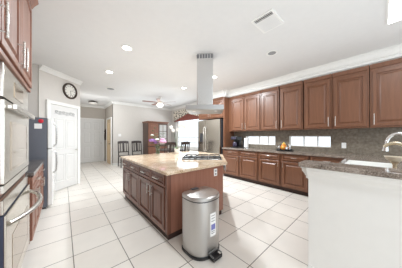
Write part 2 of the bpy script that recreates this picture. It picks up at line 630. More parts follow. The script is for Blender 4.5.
# granite splashback on the right wall, around the low windows
b = MB()
xs0, xs1 = WX - 0.022, WX - 0.001
for y0, y1, z0, z1 in ((-1.5, 3.42, 0.945, 1.055), (-1.5, 0.74, 1.055, 1.475), (1.62, 1.99, 1.055, 1.475), (2.945, 3.42, 1.055, 1.475),
                       (0.74, 1.62, 1.32, 1.475), (1.99, 2.945, 1.32, 1.475)):
    b.box((xs0, y0, z0), (xs1, y1, z1))
tag(b.build('backsplash', M['splash']), 'grey brown granite backsplash on the right wall between counter and wall cabinets', 'backsplash')


# ---------------------------------------------------------------- doors of the house
def panel_door(name, root_loc, rotz, w, h, mat, panels, knob_x, knob_mat, casing=0.085, thick=0.03, knob_z=0.96):
    """front face at local y = 0 facing -y, x along the width"""
    b = MB()
    b.box((0, 0.004, 0.01), (w, 0.004 + thick, h))
    root = struct(b.build(name, mat, loc=root_loc, rotz=rotz))
    for x0, x1, z0, z1 in panels:
        MB().panel(x0, x1, z0, z1, -0.004, 0.01, [(0.012, 0.0), (0.02, 0.006), (0.034, 0.006), (0.05, 0.0)]).build('door_panel', mat, root)
    c = MB()
    c.box((-casing, -0.014, 0), (-0.004, 0.04, h + 0.004)).box((w + 0.004, -0.014, 0), (w + casing, 0.04, h + 0.004))
    c.box((-casing, -0.014, h + 0.004), (w + casing, 0.04, h + casing))
    c.build('door_casing', M['white'], root, bevel=0.004)
    k = MB()
    k.cyl((knob_x, -0.03, knob_z), 0.012, 0.034, 12, 'y')
    k.ball((knob_x, -0.05, knob_z), 0.028, 1, 0.8, 1)
    k.build('door_knob', knob_mat, root, smooth=True)
    return root


# pantry door on the angled wall: local x runs away from the camera (towards C1)
d0 = (C1[0] - 0.86 * S2, C1[1] - 0.86 * S2)
PD = panel_door('door_1', (d0[0] + 0.036 * S2, d0[1] - 0.036 * S2, 0), PI / 4, 0.72, 2.06, M['door_white'],
                [(0.09, 0.34, 1.0, 1.74), (0.38, 0.63, 1.0, 1.74), (0.09, 0.34, 0.2, 0.88), (0.38, 0.63, 0.2, 0.88)], 0.66, M['nickel'])
# scrolled lettering strip across the door's head
b = MB()
for k in range(6):
    x = 0.12 + k * 0.092
    pts = []
    for i in range(15):
        a = i / 14 * 2.2 * PI
        r = 0.036 * (1 - 0.62 * i / 14)
        s = -1 if k % 2 else 1
        pts.append((x + r * math.cos(a * s) + 0.015, 0.0, 1.90 + r * math.sin(a * s)))
    b.tube(pts, 0.005, 6)
b.tube([(0.09 + 0.54 * i / 20, 0.0, 1.855 + 0.012 * math.sin(i * 0.9)) for i in range(21)], 0.004, 6)
b.build('scroll_lettering', M['grey_print'], PD)

panel_door('door_2', (0.62, 9.56, 0), 0, 0.92, 2.14, M['door_white'],
           [(0.12, 0.42, 1.62, 2.0), (0.5, 0.8, 1.62, 2.0), (0.12, 0.42, 0.95, 1.52), (0.5, 0.8, 0.95, 1.52), (0.12, 0.42, 0.2, 0.82), (0.5, 0.8, 0.2, 0.82)],
           0.85, M['nickel'], casing=0.07)
# tan door in the hall's right wall, facing -x : local x runs towards -y
panel_door('door_3', (1.62, 8.95, 0), -PI / 2, 0.86, 2.1, M['tan'],
           [(0.1, 0.4, 1.1, 1.95), (0.46, 0.76, 1.1, 1.95), (0.1, 0.4, 0.2, 0.98), (0.46, 0.76, 0.2, 0.98)], 0.78, M['bronze'])

# ---------------------------------------------------------------- cabinets
DOOR_LOOPS = [(0.004, -0.003), (0.05, -0.003), (0.056, 0.016), (0.078, 0.016), (0.1, 0.0)]
DRAWER_LOOPS = [(0.004, -0.003), (0.024, -0.003), (0.028, 0.012), (0.04, 0.012), (0.054, 0.0)]


def bar_handle(parent, x, z, length, vertical=True, out=0.032, y=-0.02, r=0.0055):
    b = MB()
    h = length / 2
    if vertical:
        b.tube([(x, y - out, z - h), (x, y - out, z + h)], r)
        for s in (-0.7, 0.7):
            b.tube([(x, y + 0.002, z + s * h), (x, y - out, z + s * h)], r * 0.8, 8)
    else:
        b.tube([(x - h, y - out, z), (x + h, y - out, z)], r)
        for s in (-0.7, 0.7):
            b.tube([(x + s * h, y + 0.002, z), (x + s * h, y - out, z)], r * 0.8, 8)
    return b.build('handle', M['nickel'], parent, smooth=True)


def add_door(root, x0, x1, z0, z1, mat, hx=None, hz=None, hl=0.11, r=0.0055):
    d = MB().panel(x0, x1, z0, z1, -0.02, 0.02, DOOR_LOOPS).build('door', mat, root)
    if hx is not None:
        bar_handle(d, hx, hz, hl, True, r=r)
    return d


def add_drawer(root, x0, x1, z0, z1, mat, hl=0.12, r=0.0055):
    d = MB().panel(x0, x1, z0, z1, -0.02, 0.02, DRAWER_LOOPS).build('drawer', mat, root)
    bar_handle(d, (x0 + x1) / 2, (z0 + z1) / 2, hl, False, r=r)
    return d


# --- base cabinets on the right, four units in view
RB = 3.95
base_units = [(3.42, 2.775, 'right'), (2.765, 2.17, 'left'), (2.16, 1.585, 'right'), (1.575, 1.0, 'left'), (0.99, 0.40, 'right')]
base_words = ['cherry base cabinet beside the tall fridge panel, under the black coffee maker',
              'cherry base cabinet second from the tall fridge panel, under the left low window',
              'cherry base cabinet third from the tall fridge panel, just left of the orange jar tray',
              'cherry base cabinet under the orange jar tray, its corner hidden by the half wall cap',
              'cherry base cabinet at the corner of the counter, mostly behind the white half wall']
for (ya, yb, side), words in zip(base_units, base_words):
    t = thing('base_cabinet', words, 'cabinet', (RB, ya, 0), -PI / 2, 'base cabinets along the right wall')
    w = ya - yb
    c = MB()
    c.box((0, 0, 0.1), (w, 0.62, 0.904))
    c.build('body', M['cherry'], t)
    MB().box((0, 0.055, 0), (w, 0.6, 0.1)).build('toe_kick', M['toe'], t)
    add_drawer(t, 0.025, w - 0.025, 0.745, 0.888, M['cherry'])
    hx = w - 0.05 if side == 'right' else 0.05
    add_door(t, 0.025, w - 0.025, 0.13, 0.715, M['cherry'], hx, 0.63)

# --- wall cabinets on the right
RU = 4.27
upper_units = [(3.335, 2.81, 'right'), (2.80, 2.26, 'left'), (2.25, 1.76, 'right'), (1.73, 1.21, 'left'), (1.185, 0.675, 'right'), (0.665, 0.135, 'left'), (0.125, -0.42, 'left'), (-0.43, -0.95, 'right')]
upper_words = ['cherry wall cabinet next to the tall fridge panel, above the coffee maker',
               'cherry wall cabinet second from the fridge panel, above the left low window',
               'cherry wall cabinet third from fridge panel, above the right end of the left low window',
               'cherry wall cabinet fourth from the fridge panel, directly above the orange jar tray',
               'cherry wall cabinet fifth from the fridge panel, above the right low window',
               'wide cherry wall cabinet above the backsplash outlet, second from the right photo edge',
               'cherry wall cabinet above the sink faucet, cut by the right photo edge',
               'cherry wall cabinet beyond the right photo edge, past the faucet']
for (ya, yb, side), words in list(zip(upper_units, upper_words))[:7]:
    t = thing('wall_cabinet', words, 'cabinet', (RU, ya, 1.475), -PI / 2, 'wall cabinets along the right wall')
    w = ya - yb
    if ya > 3.3:
        first_upper = t
    c = MB()
    c.box((0, 0, 0), (w, 0.305, 1.15))
    c.build('body', M['cherry'], t)
    hx = w - 0.052 if side == 'right' else 0.052
    add_door(t, 0.032, w - 0.032, 0.03, 1.03, M['cherry'], hx, 0.15, 0.2)
    b = MB()
    prof = [(0, 1.075), (-0.02, 1.08), (-0.03, 1.11), (-0.045, 1.15), (0, 1.15)]
    b.loft([[(x, y, z) for y, z in prof] for x in (0, w)])
    b.build('crown_rail', M['cherry'], t)
# filler beside the tall panel
MB().box((-0.085, 0.002, 0), (-0.002, 0.3, 1.15)).build('filler_strip', M['cherry'], first_upper)

# --- tall panel beside the right-hand refrigerator, and the cabinet over it
t = thing('over_fridge_cabinet', 'cherry two-door cabinet with tall side panel around the right steel refrigerator', 'cabinet', (4.04, 4.75, 1.95), -PI / 2)
MB().box((1.285, -0.01, -1.95), (1.325, 0.53, 0.68)).build('side_panel', M['cherry'], t, bevel=0.003)
w = 4.75 - 3.47
MB().box((0, 0, 0), (w, 0.55, 0.68)).build('body', M['cherry'], t)
add_door(t, 0.02, w / 2 - 0.006, 0.03, 0.6, M['cherry'], w / 2 - 0.05, 0.12)
add_door(t, w / 2 + 0.006, w - 0.02, 0.03, 0.6, M['cherry'], w / 2 + 0.05, 0.12)
b = MB()
prof = [(0, 0.615), (-0.02, 0.62), (-0.03, 0.645), (-0.045, 0.68), (0, 0.68)]
b.loft([[(x, y, z) for y, z in prof] for x in (0, w)])
b.build('crown_rail', M['cherry'], t)

# --- right-hand refrigerator, side by side
t = thing('refrigerator', 'stainless side-by-side refrigerator against the right wall behind the cooktop', 'refrigerator', (3.96, 4.70, 0), -PI / 2)
w = 1.14
MB().box((0, 0.08, 0.03), (w, 0.62, 1.9)).build('body', M['charcoal'], t, bevel=0.004)
MB().box((0.04, 0.1, 0), (w - 0.04, 0.58, 0.03)).build('base_grille', M['black'], t)
for x0, x1, hx in ((0.002, 0.42, 0.37), (0.428, w - 0.002, 0.48)):
    d = MB().box((x0, 0, 0.06), (x1, 0.075, 1.9)).build('door', M['steel_warm'], t, bevel=0.012)
    h = MB()
    h.tube([(hx, 0.0, 0.78), (hx, -0.05, 0.84), (hx, -0.06, 1.2), (hx, -0.05, 1.6), (hx, 0.0, 1.66)], 0.014)
    h.build('handle', M['nickel'], d, smooth=True)
MB().box((0.12, -0.006, 1.1), (0.3, 0.0, 1.42)).build('water_dispenser', M['charcoal'], t)

# --- right counter: one L-shaped worktop around the corner to the half wall
b = MB()
poly = [(3.905, 3.42), (WX - 0.024, 3.42), (WX - 0.024, -0.42), (3.38, -0.42), (3.38, 0.385), (3.905, 0.385)]
b.prism(poly, 0.905, 0.945)
b.box((2.58, 0.335, 0.905), (3.38, 0.385, 0.945))
b.box((2.58, -0.42, 0.905), (3.38, -0.12, 0.945))
b.box((1.865, -0.42, 0.905), (2.58, 0.385, 0.945))
tag(b.build('right_countertop', M['dark_top']), 'brown grey granite L-shaped worktop along the right wall to the sink', 'countertop')
# cabinet below the sink
t = thing('sink_cabinet', 'cherry sink base cabinet hidden behind the white half wall', 'cabinet', (1.875, -0.4, 0))
MB().box((0, 0.735, 0.1), (2.06, 0.775, 0.904)).build('front_panel', M['cherry'], t)
MB().box((0, 0.7, 0), (2.0, 0.735, 0.1)).build('toe_kick', M['toe'], t)
# sink: open basin
b = MB()
x0, x1, y0, y1, zt, zb, th = 2.585, 3.375, -0.115, 0.33, 0.944, 0.73, 0.012
b.box((x0, y0, zb), (x1, y1, zb + th))
b.box((x0, y0, zb + th), (x0 + th, y1, zt)).box((x1 - th, y0, zb + th), (x1, y1, zt))
b.box((x0 + th, y0, zb + th), (x1 - th, y0 + th, zt)).box((x0 + th, y1 - th, zb + th), (x1 - th, y1, zt))
t = tag(b.build('kitchen_sink', M['ceramic'], bevel=0.004), 'white porcelain sink set in the granite behind the half wall', 'sink')
MB().cyl((2.98, 0.1, zb + th), 0.045, 0.004, 20).build('drain', M['chrome'], t)
# faucet
t = thing('faucet', 'tall polished chrome gooseneck faucet at the sink by the right photo edge', 'faucet', (3.0, -0.25, 0.945))
MB().lathe([(0.03, 0), (0.03, 0.012), (0.022, 0.03), (0.018, 0.07)], n=20).build('base', M['chrome'], t, smooth=True)
pts = [(0, 0, 0.06), (0, 0, 0.28)]
for i in range(1, 13):
    a = PI * i / 12
    pts.append((0, 0.1 - 0.1 * math.cos(a), 0.28 + 0.125 * math.sin(a)))
pts.append((0, 0.205, 0.245))
MB().tube(pts, 0.018, 12).build('spout', M['chrome'], t, smooth=True)
MB().tube([(0, 0.204, 0.262), (0, 0.21, 0.19)], [0.021, 0.03], 14).build('spray_head', M['chrome'], t, smooth=True)
MB().tube([(0.01, 0, 0.05), (0.05, 0, 0.075), (0.1, 0.01, 0.11)], [0.008, 0.007, 0.006], 10).build('lever', M['chrome'], t, smooth=True)
# smaller brass tap nearer the half wall
t = thing('filter_tap', 'small antique brass curved tap in front of the chrome faucet', 'tap', (2.44, -0.17, 0.945))
MB().lathe([(0.03, 0), (0.03, 0.01), (0.018, 0.03), (0.014, 0.07)], n=18).build('base', M['brass'], t, smooth=True)
pts = [(0, 0, 0.05), (0, 0, 0.23)]
for i in range(1, 11):
    a = PI * 0.85 * i / 10
    pts.append((0, 0.075 - 0.075 * math.cos(a), 0.23 + 0.075 * math.sin(a)))
MB().tube(pts, 0.016, 12).build('spout', M['brass'], t, smooth=True)
MB().lathe([(0.022, 0.075), (0.026, 0.09), (0.022, 0.105), (0.008, 0.112)], n=18).build('valve_collar', M['brass'], t, smooth=True)

# ---------------------------------------------------------------- white half wall with granite cap
struct(MB().box((1.75, -1.5, 0), (1.862, 0.45, 1.03)).build('wall_peninsula', M['white']))
prof = [(0, 1.03), (-0.066, 1.03), (-0.066, 1.012), (-0.056, 1.006), (-0.054, 0.985), (-0.03, 0.955), (-0.028, 0.945), (-0.02, 0.942), (-0.02, 0.918), (0, 0.918)]
b = MB()
b.loft([[(1.75 + a, y, z) for a, z in prof] for y in (-1.5, 0.45)])
b.loft([[(x, 0.45 - a, z) for a, z in prof] for x in (1.751, 1.862)])
struct(b.build('trim_half_wall', M['white']))
base_trim('baseboard_half_wall', (1.75, -1.5), (1.75, 0.45), (-1, 0))
tag(MB().box((1.672, -1.5, 1.031), (1.915, 0.515, 1.071)).build('half_wall_cap', M['dark_top'], bevel=0.006),
    'brown grey granite cap on top of the white half wall', 'countertop')
t = thing('soap_dish', 'pale footed stone dish beside the sink at the right photo edge', 'dish', (2.36, -0.09, 0.9455))
MB().lathe([(0.04, 0), (0.042, 0.008), (0.016, 0.025), (0.014, 0.1), (0.03, 0.13)], n=20).build('foot', M['brass'], t, smooth=True)
MB().lathe([(0.03, 0.131), (0.055, 0.15), (0.068, 0.18), (0.062, 0.18), (0.045, 0.155), (0.01, 0.148)], n=24).build('bowl', M['stone'], t, smooth=True)

# ---------------------------------------------------------------- left run
LF = -0.29
# tall oven cabinet
LO = -0.322
t = thing('oven_cabinet', 'tall cherry cabinet housing the two steel ovens on the left', 'cabinet', (LO, 1.50, 0), PI / 2)
w = 1.1
b = MB()
b.box((0, 0, 0.1), (0.10, 0.62, 1.84)).box((w - 0.05, 0, 0.1), (w, 0.62, 1.84))
b.box((0.10, 0, 0.1), (w - 0.05, 0.62, 0.14)).box((0.10, 0, 0.905), (w - 0.05, 0.62, 0.943)).box((0.10, 0, 1.805), (w - 0.05, 0.62, 1.84))
b.build('body', M['cherry_left'], t)
MB().box((0, 0.06, 0), (w, 0.6, 0.1)).build('toe_kick', M['toe'], t)
# cabinet above the ovens: several doors
t = thing('upper_oven_cabinet', 'cherry cabinet with bar handles above the ovens at the upper left', 'cabinet', (LF, 1.12, 1.842), PI / 2)
w = 1.48
MB().box((0, 0, 0), (w, 0.66, 1.0)).build('body', M['cherry_left'], t)
add_door(t, 0.02, 0.30, 0.012, 0.9, M['cherry_left'], 0.26, 0.13, 0.2, 0.007)
add_door(t, 0.31, 0.828, 0.012, 0.9, M['cherry_left'], 0.765, 0.13, 0.21, 0.007)
add_door(t, 0.836, w - 0.012, 0.012, 0.9, M['cherry_left'], 0.905, 0.14, 0.2, 0.007)
MB().box((0, -0.012, -0.034), (w, 0.02, -0.001)).build('light_rail', M['cherry_left'], t, bevel=0.003)
b = MB()
prof = [(0, 0.91), (-0.025, 0.915), (-0.04, 0.95), (-0.075, 1.0), (0, 1.0)]
b.loft([[(x, y, z) for y, z in prof] for x in (0, w)])
b.build('crown_rail', M['cherry_left'], t)

# upper oven
t = thing('upper_wall_oven', 'upper built-in steel wall oven with straight bar handle on the left', 'oven', (LO, 1.605, 0.945), PI / 2)
w = 0.94
MB().box((0.002, 0.0, 0.002), (w, 0.5, 0.858)).build('body', M['charcoal'], t)
MB().box((-0.0, -0.03, 0.63), (w, -0.001, 0.858)).build('control_panel', M['steel_warm'], t, bevel=0.004)
MB().box((0.3, -0.034, 0.68), (0.64, -0.03, 0.8)).build('display', M['oven_glass'], t)
d = MB().box((0, -0.035, 0.06), (w, -0.001, 0.615)).build('oven_door', M['steel_warm'], t, bevel=0.004)
MB().panel(0.16, w - 0.14, 0.12, 0.48, -0.037, 0.002, [(0.01, 0.0), (0.02, 0.0015)]).build('window', M['oven_glass'], d)
b = MB()
b.box((0.03, -0.085, 0.555), (w - 0.03, -0.06, 0.595))
b.box((0.05, -0.062, 0.56), (0.09, -0.034, 0.59)).box((w - 0.09, -0.062, 0.56), (w - 0.05, -0.034, 0.59))
b.build('handle', M['nickel'], d, bevel=0.006)
MB().box((0, -0.03, 0.002), (w, -0.001, 0.05)).build('lower_trim', M['steel_warm'], t)
# lower oven
t = thing('lower_wall_oven', 'lower built-in steel oven with bowed handle at the bottom left', 'oven', (LO, 1.605, 0.142), PI / 2)
MB().box((0.002, 0.0, 0.002), (w, 0.5, 0.758)).build('body', M['charcoal'], t)
MB().box((0, -0.03, 0.665), (w, -0.001, 0.758)).build('control_panel', M['steel_warm'], t, bevel=0.004)
d = MB().box((0, -0.03, 0.02), (w, -0.001, 0.655)).build('oven_door', M['navy'], t)
MB().box((0.0, -0.042, 0.02), (w, -0.03, 0.655)).build('door_face', M['steel_warm'], d, bevel=0.003)
MB().panel(0.16, w - 0.14, 0.12, 0.46, -0.044, 0.002, [(0.01, 0.0), (0.02, 0.0015)]).build('window', M['oven_glass'], d)
pts = []
for i in range(21):
    s = i / 20
    pts.append((0.05 + (w - 0.1) * s, -0.044 - 0.115 * math.sin(PI * s) ** 0.75, 0.585))
MB().tube(pts, 0.017, 12).build('handle', M['nickel'], d, smooth=True)

# left base cabinets and counter
for ya, yb, words in ((2.61, 3.28, 'cherry base cabinet with drawer beside the left ovens'), (3.285, 3.96, 'cherry base cabinet with drawer beside the left refrigerator')):
    t = thing('base_cabinet', words, 'cabinet', (LF, ya, 0), PI / 2, 'base cabinets on the left')
    w = yb - ya
    MB().box((0, 0, 0.1), (w, 0.64, 0.86)).build('body', M['cherry_left'], t)
    MB().box((0, 0.05, 0), (w, 0.62, 0.1)).build('toe_kick', M['toe'], t)
    add_drawer(t, 0.02, w - 0.02, 0.70, 0.84, M['cherry_left'], 0.14, 0.007)
    add_door(t, 0.02, w / 2 - 0.004, 0.12, 0.68, M['cherry_left'], w / 2 - 0.04, 0.58, 0.13, 0.007)
    add_door(t, w / 2 + 0.004, w - 0.02, 0.12, 0.68, M['cherry_left'], w / 2 + 0.04, 0.58, 0.13, 0.007)
tag(MB().box((-0.955, 2.605, 0.861), (-0.255, 3.965, 0.9)).build('left_countertop', M['left_top'], bevel=0.004),
    'charcoal granite worktop between the left ovens and refrigerator', 'countertop')

# left refrigerator
t = thing('refrigerator', 'steel front refrigerator with slate blue side at the left of the pantry door', 'refrigerator', (-0.15, 3.99, 0), PI / 2)
w = 0.86
MB().box((0, 0.075, 0.03), (w, 0.78, 1.65)).build('body', M['fridge_side'], t, bevel=0.006)
MB().box((0.02, 0.09, 0), (w - 0.02, 0.75, 0.03)).build('base_grille', M['black'], t)
for z0, z1, hz in ((0.05, 1.08, 0.85), (1.09, 1.645, 1.3)):
    d = MB().box((0.0, 0, z0), (w, 0.07, z1)).build('door', M['ceramic'], t, bevel=0.012)
    h = MB()
    a, c = (0.62, 1.05) if z0 < 0.5 else (1.12, 1.56)
    h.tube([(0.1, 0.0, a), (0.1, -0.045, a + 0.05), (0.1, -0.05, (a + c) / 2), (0.1, -0.045, c - 0.05), (0.1, 0.0, c)], 0.014)
    h.build('handle', M['steel'], d, smooth=True)
# magnet and notes on its near side, y = 3.99
tag(MB().lathe([(0.034, 0), (0.034, -0.012), (0.02, -0.018)], (-0.302, 3.989, 1.587), 16, 'y').build('fridge_magnet', M['red_plastic'], smooth=True),
    'round red magnet on the slate side of the left refrigerator', 'magnet')
tag(MB().box((-0.385, 3.985, 1.45), (-0.29, 3.989, 1.54)).build('paper_note', M['paper']),
    'small white note below the red magnet on the refrigerator side', 'note')

# ---------------------------------------------------------------- island
ISL = [(0.975, 1.745), (2.02, 1.745), (2.80, 2.525), (2.80, 3.66), (0.975, 3.66)]
t = thing('kitchen_island', 'brown wooden kitchen island with clipped corner in the middle of the room', 'island', (0, 0, 0))
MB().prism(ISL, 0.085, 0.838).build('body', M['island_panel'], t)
MB().prism([(1.0, 1.77), (2.01, 1.77), (2.77, 2.54), (2.77, 3.63), (1.0, 3.63)], 0, 0.085).build('toe_kick', M['toe'], t)
# left face: four drawers over four doors, corner posts
bounds = [(3.62, 3.17), (3.16, 2.69), (2.68, 2.21), (2.20, 1.80)]
for k, (ya, yb) in enumerate(bounds):
    x0, x1 = 3.66 - ya, 3.66 - yb
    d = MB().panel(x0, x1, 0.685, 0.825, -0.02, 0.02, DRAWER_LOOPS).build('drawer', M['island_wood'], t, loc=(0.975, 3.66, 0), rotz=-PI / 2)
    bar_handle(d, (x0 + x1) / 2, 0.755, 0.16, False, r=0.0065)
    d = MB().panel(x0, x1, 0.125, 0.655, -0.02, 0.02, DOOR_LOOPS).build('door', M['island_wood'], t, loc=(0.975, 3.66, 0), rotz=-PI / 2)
    bar_handle(d, x1 - 0.05 if k % 2 == 0 else x0 + 0.05, 0.555, 0.15, True, r=0.0065)
MB().box((0.962, 1.732, 0.09), (1.02, 1.79, 0.838)).build('corner_post', M['island_wood'], t, bevel=0.006)
# outlet on the near face
o = MB().box((1.80, 1.738, 0.68), (1.87, 1.745, 0.795)).build('outlet', M['paper'], t, bevel=0.002)
b = MB()
for z in (0.713, 0.762):
    b.box((1.817, 1.7365, z - 0.014), (1.853, 1.7385, z + 0.014))
b.build('socket', M['grey_print'], o)
tag(MB().prism([(0.93, 1.69), (2.07, 1.69), (2.87, 2.49), (2.87, 3.715), (0.93, 3.715)], 0.839, 0.88).build('island_countertop', M['island_top'], bevel=0.008),
    'beige speckled granite worktop of the kitchen island', 'countertop')
# towel bar with towel on the clipped face (normal (1,-1))
t = thing('towel_bar', 'short steel towel bar on the clipped corner of the island', 'towel bar', (2.13, 1.855, 0.80), PI / 4)
b = MB()
b.tube([(0.0, -0.05, 0), (0.3, -0.05, 0)], 0.008)
for x in (0.02, 0.28):
    b.tube([(x, -0.05, 0), (x, -0.001, 0)], 0.007, 8)
b.build('rail', M['nickel'], t, smooth=True)
b = MB()
b.box((0.03, -0.064, -0.13), (0.27, -0.059, 0.012)).box((0.03, -0.041, -0.1), (0.27, -0.036, 0.012)).box((0.03, -0.064, 0.009), (0.27, -0.036, 0.014))
tag(b.build('dish_towel', M['paper'], loc=(2.13, 1.855, 0.80), rotz=PI / 4, bevel=0.002), 'white dish towel hung over the bar at the island corner', 'towel')

# ---------------------------------------------------------------- cooktop (turned 45 degrees to face the clipped corner)
t = thing('cooktop', 'steel gas cooktop with black iron grates on the island under the hood', 'cooktop', (2.105, 2.36, 0.8805), -PI / 4)
MB().box((-0.37, -0.28, 0), (0.37, 0.28, 0.012)).build('tray', M['dark_steel'], t, bevel=0.004)
for cx in (-0.245, 0.0, 0.245):
    b = MB()
    for y in (-0.25, 0.25):
        b.box((cx - 0.115, y - 0.006, 0.028), (cx + 0.115, y + 0.006, 0.046))
    for x in (-0.109, 0.109):
        b.box((cx + x - 0.006, -0.244, 0.028), (cx + x + 0.006, 0.244, 0.046))
    for y in (0,):
        b.box((cx - 0.103, y - 0.005, 0.03), (cx + 0.103, y + 0.005, 0.044))
    b.box((cx - 0.005, -0.244, 0.03), (cx + 0.005, -0.005, 0.044))
    b.box((cx - 0.005, 0.005, 0.03), (cx + 0.005, 0.244, 0.044))
    for x in (-0.109, 0.109):
        for y in (-0.25, 0.25):
            b.box((cx + x - 0.007, y - 0.007, 0.012), (cx + x + 0.007, y + 0.007, 0.028))
    b.build('grate', M['iron'], t)
    for y in (-0.125, 0.125):
        MB().lathe([(0.045, 0.012), (0.045, 0.018), (0.034, 0.02), (0.034, 0.027)], (cx, y, 0), 18).build('burner', M['black'], t, smooth=True)

# ---------------------------------------------------------------- range hood
t = thing('range_hood', 'stainless island range hood with tall chimney hanging above the cooktop', 'range hood', (2.08, 2.25, 0), -PI / 4)
b = MB()
b.box((-0.15, -0.15, 1.875), (0.15, 0.15, CEIL - 0.001))
b.build('chimney', M['hood_steel'], t, bevel=0.012)
b = MB()
for k in range(6):
    x = -0.125 + k * 0.05
    b.box((x - 0.018, -0.153, CEIL - 0.095), (x + 0.018, -0.149, CEIL - 0.02))
    b.box((-0.153, x - 0.018, CEIL - 0.095), (-0.149, x + 0.018, CEIL - 0.02))
    b.box((0.149, x - 0.018, CEIL - 0.095), (0.153, x + 0.018, CEIL - 0.02))
b.build('vent_slots', M['vent_grey'], t)
b = MB()
W, D = 0.34, 0.28
b.loft([[(-W, -D, 1.79), (W, -D, 1.79), (W, D, 1.79), (-W, D, 1.79)], [(-W, -D, 1.875), (W, -D, 1.875), (W, D, 1.875), (-W, D, 1.875)],
        [(-0.2, -0.18, 1.89), (0.2, -0.18, 1.89), (0.2, 0.18, 1.89), (-0.2, 0.18, 1.89)]])
b.build('canopy', M['canopy_steel'], t, bevel=0.004)
b = MB()
b.loft([[(-W + 0.02, -D + 0.02, 1.79), (W - 0.02, -D + 0.02, 1.79), (W - 0.02, D - 0.02, 1.79), (-W + 0.02, D - 0.02, 1.79)],
        [(-W + 0.03, -D + 0.03, 1.782), (W - 0.03, -D + 0.03, 1.782), (W - 0.03, D - 0.03, 1.782), (-W + 0.03, D - 0.03, 1.782)]])
b.build('filter', M['canopy_steel'], t)
for x in (-0.2, 0.2):
    MB().cyl((x, -0.15, 1.776), 0.03, 0.006, 16).build('hood_lamp', M['paper'], t)

# ---------------------------------------------------------------- trash can (half-round, flat back towards the island)
t = thing('trash_can', 'half-round brushed steel step trash can standing against the island', 'trash can', (1.228, 1.395, 0), 0)


def dshape(w, f, bk, z, n=40):
    pts = []
    for i in range(n):
        a = 2 * PI * i / n
        c, s = math.cos(a), math.sin(a)
        if s > 0:      # back: squarish
            e = 0.35
            pts.append((w * math.copysign(abs(c) ** e, c), bk * s ** e, z))
        else:
            e = 0.85
            pts.append((w * math.copysign(abs(c) ** 0.8, c), -f * abs(s) ** e, z))
    return pts


MB().loft([dshape(0.196, 0.186, 0.152, 0.035), dshape(0.2, 0.19, 0.155, 0.3), dshape(0.2, 0.19, 0.155, 0.61)]).build('body', M['steel_can'], t, smooth=True)
MB().loft([dshape(0.198, 0.188, 0.155, 0.0), dshape(0.204, 0.194, 0.158, 0.01), dshape(0.204, 0.194, 0.158, 0.035)]).build('base_ring', M['black'], t, smooth=True)
MB().loft([dshape(0.203, 0.193, 0.158, 0.61), dshape(0.203, 0.193, 0.158, 0.622)]).build('rim', M['charcoal'], t, smooth=True)
MB().loft([dshape(0.203, 0.193, 0.156, 0.622), dshape(0.203, 0.193, 0.156, 0.648), dshape(0.192, 0.182, 0.146, 0.66), dshape(0.12, 0.11, 0.09, 0.664)]).build('lid', M['steel_can'], t, smooth=True)
MB().box((-0.05, 0.10, 0.664), (0.05, 0.15, 0.672)).build('hinge_cover', M['charcoal'], t, bevel=0.003)
b = MB()
b.box((-0.065, -0.262, 0.014), (0.065, -0.19, 0.028))
b.box((-0.065, -0.27, 0.014), (0.065, -0.255, 0.05))
b.build('pedal', M['black'], t, bevel=0.004)
b = MB()
b.box((-0.068, -0.262, 0.05), (-0.058, -0.185, 0.066)).box((0.058, -0.262, 0.05), (0.068, -0.185, 0.066)).box((-0.068, -0.205, 0.066), (0.068, -0.192, 0.078))
b.build('pedal_frame', M['dark_steel'], t, bevel=0.004)
# curved label on the front
b = MB()


def front_pt(x, z, off):
    # on the curved front: same shape function as the body
    c = abs(x) / 0.2
    ca = c ** (1 / 0.8)
    s = math.sqrt(max(0, 1 - ca * ca))
    return (x * (1 + off * 2), -(0.19 + off) * s ** 0.85 - off, z)


def patch(x0, x1, z0, z1, off, n=8):
    b = MB()
    for i in range(n):
        a, c = x0 + (x1 - x0) * i / n, x0 + (x1 - x0) * (i + 1) / n
        b.face([front_pt(a, z0, off), front_pt(c, z0, off), front_pt(c, z1, off), front_pt(a, z1, off)])
    bmesh.ops.remove_doubles(b.bm, verts=b.bm.verts[:], dist=1e-5)
    r = bmesh.ops.extrude_face_region(b.bm, geom=b.bm.faces[:])
    for v in r['geom']:
        if isinstance(v, bmesh.types.BMVert):
            v.co.y -= 0.0006
    return b


s = patch(-0.04, 0.045, 0.23, 0.48, 0.001).build('product_sticker', M['paper'], t)
patch(-0.028, 0.032, 0.30, 0.36, 0.0025).build('sticker_picture', M['blue_print'], s)
for z in (0.39, 0.42, 0.45, 0.26, 0.28):
    patch(-0.028, 0.028, z, z + 0.008, 0.0025).build('sticker_line', M['grey_print'], s)

# ---------------------------------------------------------------- flowers in the vase, orchid
t = thing('flower_vase', 'clear glass vase of flowers near the far edge of the island', 'vase', (1.72, 3.55, 0.8805))
MB().lathe([(0.045, 0), (0.05, 0.01), (0.048, 0.1), (0.06, 0.2), (0.056, 0.2), (0.044, 0.1), (0.045, 0.015), (0.01, 0.012)], n=24).build('vessel', M['vase'], t, smooth=True)


def ruffle(c, r, seed, squash=0.8):
    rnd = random.Random(seed)
    b = MB()
    for ring, (n, tilt, rr) in enumerate(((9, 1.25, 1.0), (7, 0.85, 0.85), (5, 0.4, 0.65))):
        for k in range(n):
            a = 2 * PI * k / n + rnd.uniform(-0.2, 0.2) + ring * 0.4
            t_ = tilt + rnd.uniform(-0.15, 0.15)
            d = Vector((math.sin(t_) * math.cos(a), math.sin(t_) * math.sin(a), math.cos(t_) * squash))
            p = Vector(c) + d * r * rr * 0.55
            b.ball(p, r * 0.42, 1, 1, 0.75, 8, 5)
    return b


